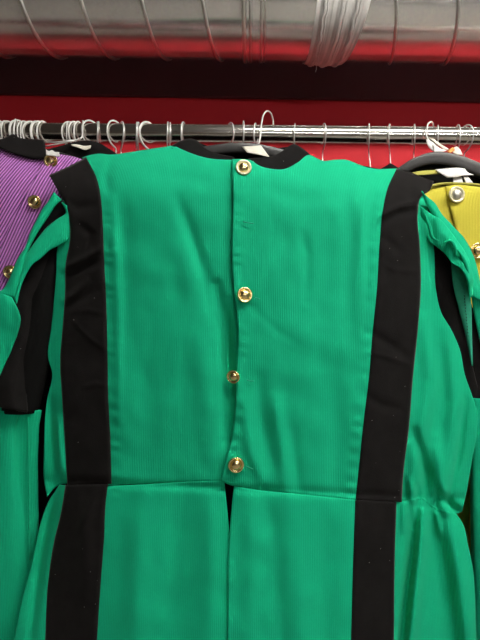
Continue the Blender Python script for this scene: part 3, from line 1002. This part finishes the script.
plastic_hanger('clothes_hanger', [(120, 172, .736), (165, 160, .735), (205, 152, .734), (240, 148.5, .733), (282, 155, .734), (320, 168, .735), (372, 184, .736)], 0.0085,
               'black plastic hanger inside the collar of the green jacket',
               [pv(252, 152, .735), pv(255, 147, .76), pv(259, 143, .80), pv(260.5, 134, .825), pv(261.5, 124, .832), pv(264, 114, .845), pv(267.5, 111, .858), pv(271, 113.5, .872), pv(273, 120, .885), pv(273.5, 130, .888)],
               M_WIREW, 0.0015)
flat_sheet_parent = jacket
# paper tag lying in the neck opening
tg = thing('price_tag', pv(256, 156, .722), 'blank cream paper tag hanging in the neck of the green jacket', 'tag')
flat_sheet('card', [(242, 146.5, .721), (261, 145.5, .721)], [(247, 152.5, .714), (259, 154.5, .712), (270, 157.5, .712)], [(242, 146.5, .721), (247, 152.5, .714)], [(261, 145.5, .721), (270, 157.5, .712)], 10, 6, M_CARD, tg, 0.0006, 0.001)
tube('string', smooth3([pv(256, 147, .728), pv(257, 143, .76), pv(258, 139, .80)], 10), 0.0006, M_WIREW, tg, 5)

# ------------------------------------------------------------------ purple jacket at the left
def DPu(x, y):
    x = np.asarray(x, float)
    y = np.asarray(y, float)
    d = 0.752 + 0.00012 * x + 0.00000035 * (x - 10) ** 2
    s = np.clip(1 - (y - (150 + np.abs(x - 10) * 0.10)) / 40, 0, 1.2)
    d = d + 0.022 * s ** 2
    d = d + 0.002 * vnoise(x / 30 + 7, y / 40) + 0.0008 * vnoise(x / 12, y / 18)
    return np.minimum(d, 0.79)


pj = thing('striped_jacket', pv(-20, 700, .77), 'purple and pink striped corduroy jacket with black velvet collar at the left edge', 'jacket')


def ppanel(name, top, bottom, left, right, m, n, mat, off=0.0, thick=0.0022):
    g = coons(top, bottom, left, right, m, n)
    return sheet(name, g, DPu(g[..., 0], g[..., 1]) + off, mat, pj, thick)


ppanel('front_panel', [(-140, 178), (-80, 156), (-30, 143), (0, 145.5), (10, 150), (20, 153), (32, 156), (47, 157)], [(-150, 690), (-48, 690)],
       [(-140, 178), (-148, 400), (-150, 690)], [(47, 157), (40, 180), (27, 205), (12, 240), (0, 275), (-16, 330), (-48, 690)], 60, 90, M_PURPLE_B, 0.0035)
ppanel('front_panel', [(45, 152), (51, 152.5), (59, 154), (75, 157), (84, 160), (100, 166), (118, 176)], [(-60, 690), (-30, 690)],
       [(45, 152), (38, 172), (26, 195), (8, 230), (-6, 270), (-26, 330), (-60, 690)], [(118, 176), (84, 230), (52, 290), (22, 360), (0, 440), (-18, 560), (-30, 690)], 60, 90, M_PURPLE_A, 0.0)
flat_sheet('collar', [(-34, 142, .786), (-14, 141, .784), (0, 139.5, .782), (7, 136.5, .784), (13, 134, .786), (19, 137.5, .786), (27, 139, .786), (36, 139, .786), (44, 140, .784)],
           [(-34, 146, .780), (-14, 145, .778), (0, 147, .770), (10, 151.5, .768), (20, 154.5, .766), (32, 157.5, .765), (46, 158, .765)],
           [(-34, 142, .786), (-34, 146, .780)], [(44, 140, .784), (45, 149, .775), (46, 158, .765)], 34, 12, M_VELVET, pj, 0.003, 0.0, 0.0015)
for (bx, by, rr, tl) in ((51, 161, .0112, (12, 6)), (35, 202, .0112, (14, 0)), (10.5, 272, .0112, (6, 4))):
    button(bx, by, float(DPu(np.array([bx]), np.array([by]))[0]) - 0.003, rr, pj, M_GOLD, M_GOLD, tl)
# frayed white label at the top of the placket
flat_sheet('label', [(46, 149.5, .762), (49, 151, .7615), (52, 150, .761), (55, 152, .761), (59, 152, .762)], [(46, 155, .758), (60, 156.5, .759)],
           [(46, 149.5, .762), (46, 155, .758)], [(59, 152, .762), (60, 156.5, .759)], 14, 5, M_WHITECL, pj, 0.001, 0, 0.0012)
flat_sheet('back_panel', [(-138, 180, .79), (-30, 152, .797), (45, 152, .797), (116, 178, .79)], [(-148, 690, .795), (-34, 690, .795)], [(-138, 180, .79), (-148, 690, .795)],
           [(116, 178, .79), (82, 230, .792), (50, 290, .793), (20, 360, .794), (-2, 440, .795), (-34, 690, .795)], 20, 20, M_LINING, pj)
sleeve_tube('sleeve', [(-140, 184, .775, 16, .010), (-160, 260, .77, 30, .022), (-170, 400, .765, 32, .026), (-172, 600, .765, 28, .026)], M_PURPLE_A, pj, fold=0.003)
plastic_hanger('clothes_hanger', [(-125, 182, .785), (-60, 160, .788), (10, 148, .79), (70, 158, .788), (108, 172, .786)], 0.006,
               'black plastic hanger inside the purple striped jacket',
               [pv(12, 148, .79), pv(13, 144, .81), pv(13.5, 138, .832), pv(14, 128, .833), pv(15, 121, .845), pv(15.5, 119.5, .86), pv(16, 121.5, .878), pv(16, 130, .886)], M_WIREW, 0.0016, depth=0.004)

# ------------------------------------------------------------------ black garments behind
def dark_garment(label, top, dep, x0, x1, with_label=None):
    t = thing('dark_jacket', pv((x0 + x1) / 2, 720, dep), label, 'jacket', 'dark garments behind the front row')
    tp = [(x, y, dep + 0.008) for x, y in top]
    flat_sheet('front_panel', tp, [(x0, 720, dep), (x1, 720, dep)], [tp[0], (x0, 400, dep - .002), (x0, 720, dep)], [tp[-1], (x1, 400, dep - .002), (x1, 720, dep)], 40, 60, M_VELVET, t, 0.002, 0.004, 0.0012)
    tb = [(x, y + 1, dep + 0.012) for x, y in top]
    flat_sheet('back_panel', tb, [(x0, 720, dep + .016), (x1, 720, dep + .016)], [tb[0], (x0, 400, dep + .016), (x0, 720, dep + .016)],
               [tb[-1], (x1, 400, dep + .016), (x1, 720, dep + .016)], 20, 20, M_LINING, t, 0.002)
    return t


dj = dark_garment('black jacket with a cream neck label, hanging between the purple and green jackets',
                  [(22, 158), (48, 149), (60, 146), (74, 142), (88, 140.5), (97, 142), (108, 148), (120, 156), (140, 172)], .806, 14, 150)
flat_sheet('label', [(71, 144, .808), (78, 144.5, .807), (84, 145.8, .807), (91, 145.2, .808)], [(72, 145.6, .804), (79, 147.6, .802), (85, 149.8, .802), (90.5, 148, .804)],
           [(71, 144, .808), (72, 145.6, .804)], [(91, 145.2, .808), (90.5, 148, .804)], 14, 4, M_CARD, dj, 0.0008)
dark_garment('black garment shoulder peeping out beside the right velvet stripe', [(372, 174), (382, 168), (388, 164.5), (391, 163), (394, 165), (402, 170), (440, 186), (500, 200)], .806, 365, 520)

# two bare wires of a hanger crossing below the rail at the left
wh = thing('wire_hanger', pv(60, 145, .80), 'thin dark wire hanger arms crossing just above the cream neck label', 'hanger')
tube('shoulder_wire', smooth3([pv(44, 146.5, .796), pv(60, 143.5, .797), (pv(72, 141, .80)), pv(80, 139, .83)], 14), 0.0012, M_WIRE, wh, 6)
tube('shoulder_wire', smooth3([pv(44, 142.5, .796), pv(58, 142, .797), pv(70, 140.5, .80), pv(80, 139, .83)], 14), 0.0012, M_WIRE, wh, 6)
tube('hook', smooth3([pv(80, 139, .83), pv(82, 137, .834), pv(82.5, 130, .834), pv(83, 122.5, .848), pv(83, 121, .86), pv(83, 123, .877), pv(83, 131, .886)], 40), 0.0015, M_WIREW, wh, 8)

# ------------------------------------------------------------------ yellow jacket at the right
def DYe(x, y):
    x = np.asarray(x, float)
    y = np.asarray(y, float)
    d = 0.768 - 0.00012 * (x - 430) + 0.0000004 * (x - 480) ** 2
    d = d + 0.010 * np.clip(1 - (y - 186) / 25, 0, 1.2) ** 2
    d = d + 0.0012 * vnoise(x / 28 + 2, y / 36)
    return d


yj = thing('yellow_jacket', pv(500, 700, .77), 'mustard yellow jacket with round silver-rimmed buttons at the right edge', 'jacket')


def ypanel(name, top, bottom, left, right, m, n, mat, off=0.0):
    g = coons(top, bottom, left, right, m, n)
    return sheet(name, g, DYe(g[..., 0], g[..., 1]) + off, mat, yj, 0.0022)


ypanel('front_panel', [(404, 192), (425, 188), (440, 186), (452, 186)], [(404, 690), (476, 690)], [(404, 192), (400, 400), (404, 690)],
       [(452, 186), (455, 205), (460, 225), (470, 270), (476, 690)], 30, 70, M_YELLOW, 0.0035)
ypanel('front_panel', [(446, 186), (456, 185), (480, 187), (540, 190), (600, 205)], [(466, 690), (600, 690)], [(446, 186), (449, 203), (454, 222), (462, 270), (466, 690)],
       [(600, 205), (604, 400), (600, 690)], 50, 70, M_YELLOW, 0.0)
# neckline piping, dark lining behind it and the yellow facing at the shoulder
tube('neck_piping', smooth3([pv(428, 187, .776), pv(440, 184, .778), pv(455, 183.5, .778), pv(480, 185, .777), pv(510, 188, .776)], 24), 0.0022, M_YELLOW_LIN, yj, 8)
flat_sheet('lining', [(404, 175, .798), (418, 168, .798), (434, 164, .798), (455, 166, .798), (480, 173, .798), (520, 186, .798), (560, 196, .798)], [(404, 230, .797), (560, 230, .797)],
           [(404, 175, .798), (404, 230, .797)], [(560, 196, .798), (560, 230, .797)], 20, 8, M_LINING, yj)
flat_sheet('facing', [(411, 172.5, .789), (424, 170.5, .788), (437, 170, .787)], [(416, 175, .786), (428, 174.5, .785), (440, 173.5, .785)], [(411, 172.5, .789), (416, 175, .786)], [(437, 170, .787), (440, 173.5, .785)], 12, 5, M_YELLOW_LIN, yj, 0.001)
flat_sheet('back_panel', [(404, 200, .797), (500, 186, .80), (598, 210, .797)], [(404, 690, .798), (598, 690, .798)], [(404, 200, .797), (404, 690, .798)], [(598, 210, .797), (598, 690, .798)], 12, 12, M_LINING, yj)
sleeve_tube('sleeve', [(602, 214, .775, 14, .010), (622, 300, .77, 28, .022), (632, 460, .765, 30, .026), (634, 620, .765, 26, .026)], M_YELLOW, yj, fold=0.003)
button(456, 195, float(DYe(np.array([456]), np.array([195]))[0]) - 0.003, .0138, yj, M_CREAMRIM, M_SILVERRIM, (0, 4))
button(477, 251, float(DYe(np.array([477]), np.array([251]))[0]) - 0.003, .0132, yj, M_GOLD, M_GOLD, (4, 2))
# white woven label folded over the neck and a small printed care tag
lb = flat_sheet('label', [(435, 169.5, .786), (447, 168.3, .784), (457, 167.6, .784), (465, 168.5, .786)], [(447, 177.5, .777), (455, 177, .775), (463, 175.5, .776), (474, 174.8, .780)],
                [(435, 169.5, .786), (440, 173, .781), (447, 177.5, .777)], [(465, 168.5, .786), (467, 171.5, .782), (474, 174.8, .780)], 16, 8, M_WHITECL, yj, 0.0008, 0, 0.0008)
flat_sheet('care_tag', [(453, 177, .782), (462, 177, .782)], [(453.5, 183.5, .776), (463, 183, .776)], [(453, 177, .782), (453.5, 183.5, .776)], [(462, 177, .782), (463, 183, .776)], 6, 5, M_WHITECL, yj, 0.0006)
flat_sheet('care_tag', [(463, 176.5, .782), (468, 176.5, .782)], [(466, 183, .776), (473, 182.5, .776)], [(463, 176.5, .782), (466, 183, .776)], [(468, 176.5, .782), (473, 182.5, .776)], 6, 5, M_WHITECL, yj, 0.0006)

plastic_hanger('clothes_hanger', [(380, 184, .806), (400, 172, .798), (415, 163.5, .794), (434, 158.5, .792), (455, 161.5, .792), (480, 171, .793), (520, 186, .795), (560, 200, .797)], 0.0115,
               'black plastic hanger with shaped arms carrying the yellow jacket',
               [pv(435, 153, .793), pv(434, 147, .81), pv(430, 142, .828), pv(426.5, 136, .833), pv(427, 128, .834), pv(428.5, 123.5, .845), pv(431, 121.8, .856), pv(433, 124, .872), pv(433.5, 132, .886)], M_WIREW, 0.0014)
# cream ribbon tie and printed ticket on that hanger
rb = thing('ribbon_tie', pv(438, 150, .815), 'cream ribbon loop tied round the hook above the yellow jacket', 'ribbon')
flat_sheet('ribbon', [(426, 139, .826), (433, 142, .824)], [(440, 152, .806), (447, 150.5, .806)], [(426, 139, .826), (428, 146, .818), (433, 151, .81), (440, 152, .806)], [(433, 142, .824), (437, 146, .816), (442, 149, .81), (447, 150.5, .806)], 6, 16, M_WHITECL, rb, 0.0008, 0.002)
flat_sheet('ribbon', [(429, 138, .828), (434, 139, .828)], [(444, 150, .808), (449, 149, .808)], [(429, 138, .828), (436, 143.5, .818), (444, 150, .808)], [(434, 139, .828), (441, 144, .818), (449, 149, .808)], 6, 16, M_CARD, rb, 0.0008, 0.002)
tk = thing('paper_ticket', pv(457, 151, .812), 'small crumpled cream ticket with orange print hanging under the rail', 'tag')
flat_sheet('card', [(452, 149, .820), (457, 146.5, .818), (460, 149, .816)], [(453, 153, .814), (458, 154.5, .812), (463, 155, .812)], [(452, 149, .820), (453, 153, .814)], [(460, 149, .816), (463, 155, .812)], 12, 8, M_CARD, tk, 0.0006, 0.001, 0.0016)
flat_sheet('print', [(447, 151, .816), (453, 147, .816)], [(450, 153, .812), (455, 150, .812)], [(447, 151, .816), (450, 153, .812)], [(453, 147, .816), (455, 150, .812)], 5, 4, M_ORANGE, tk, 0.0006)
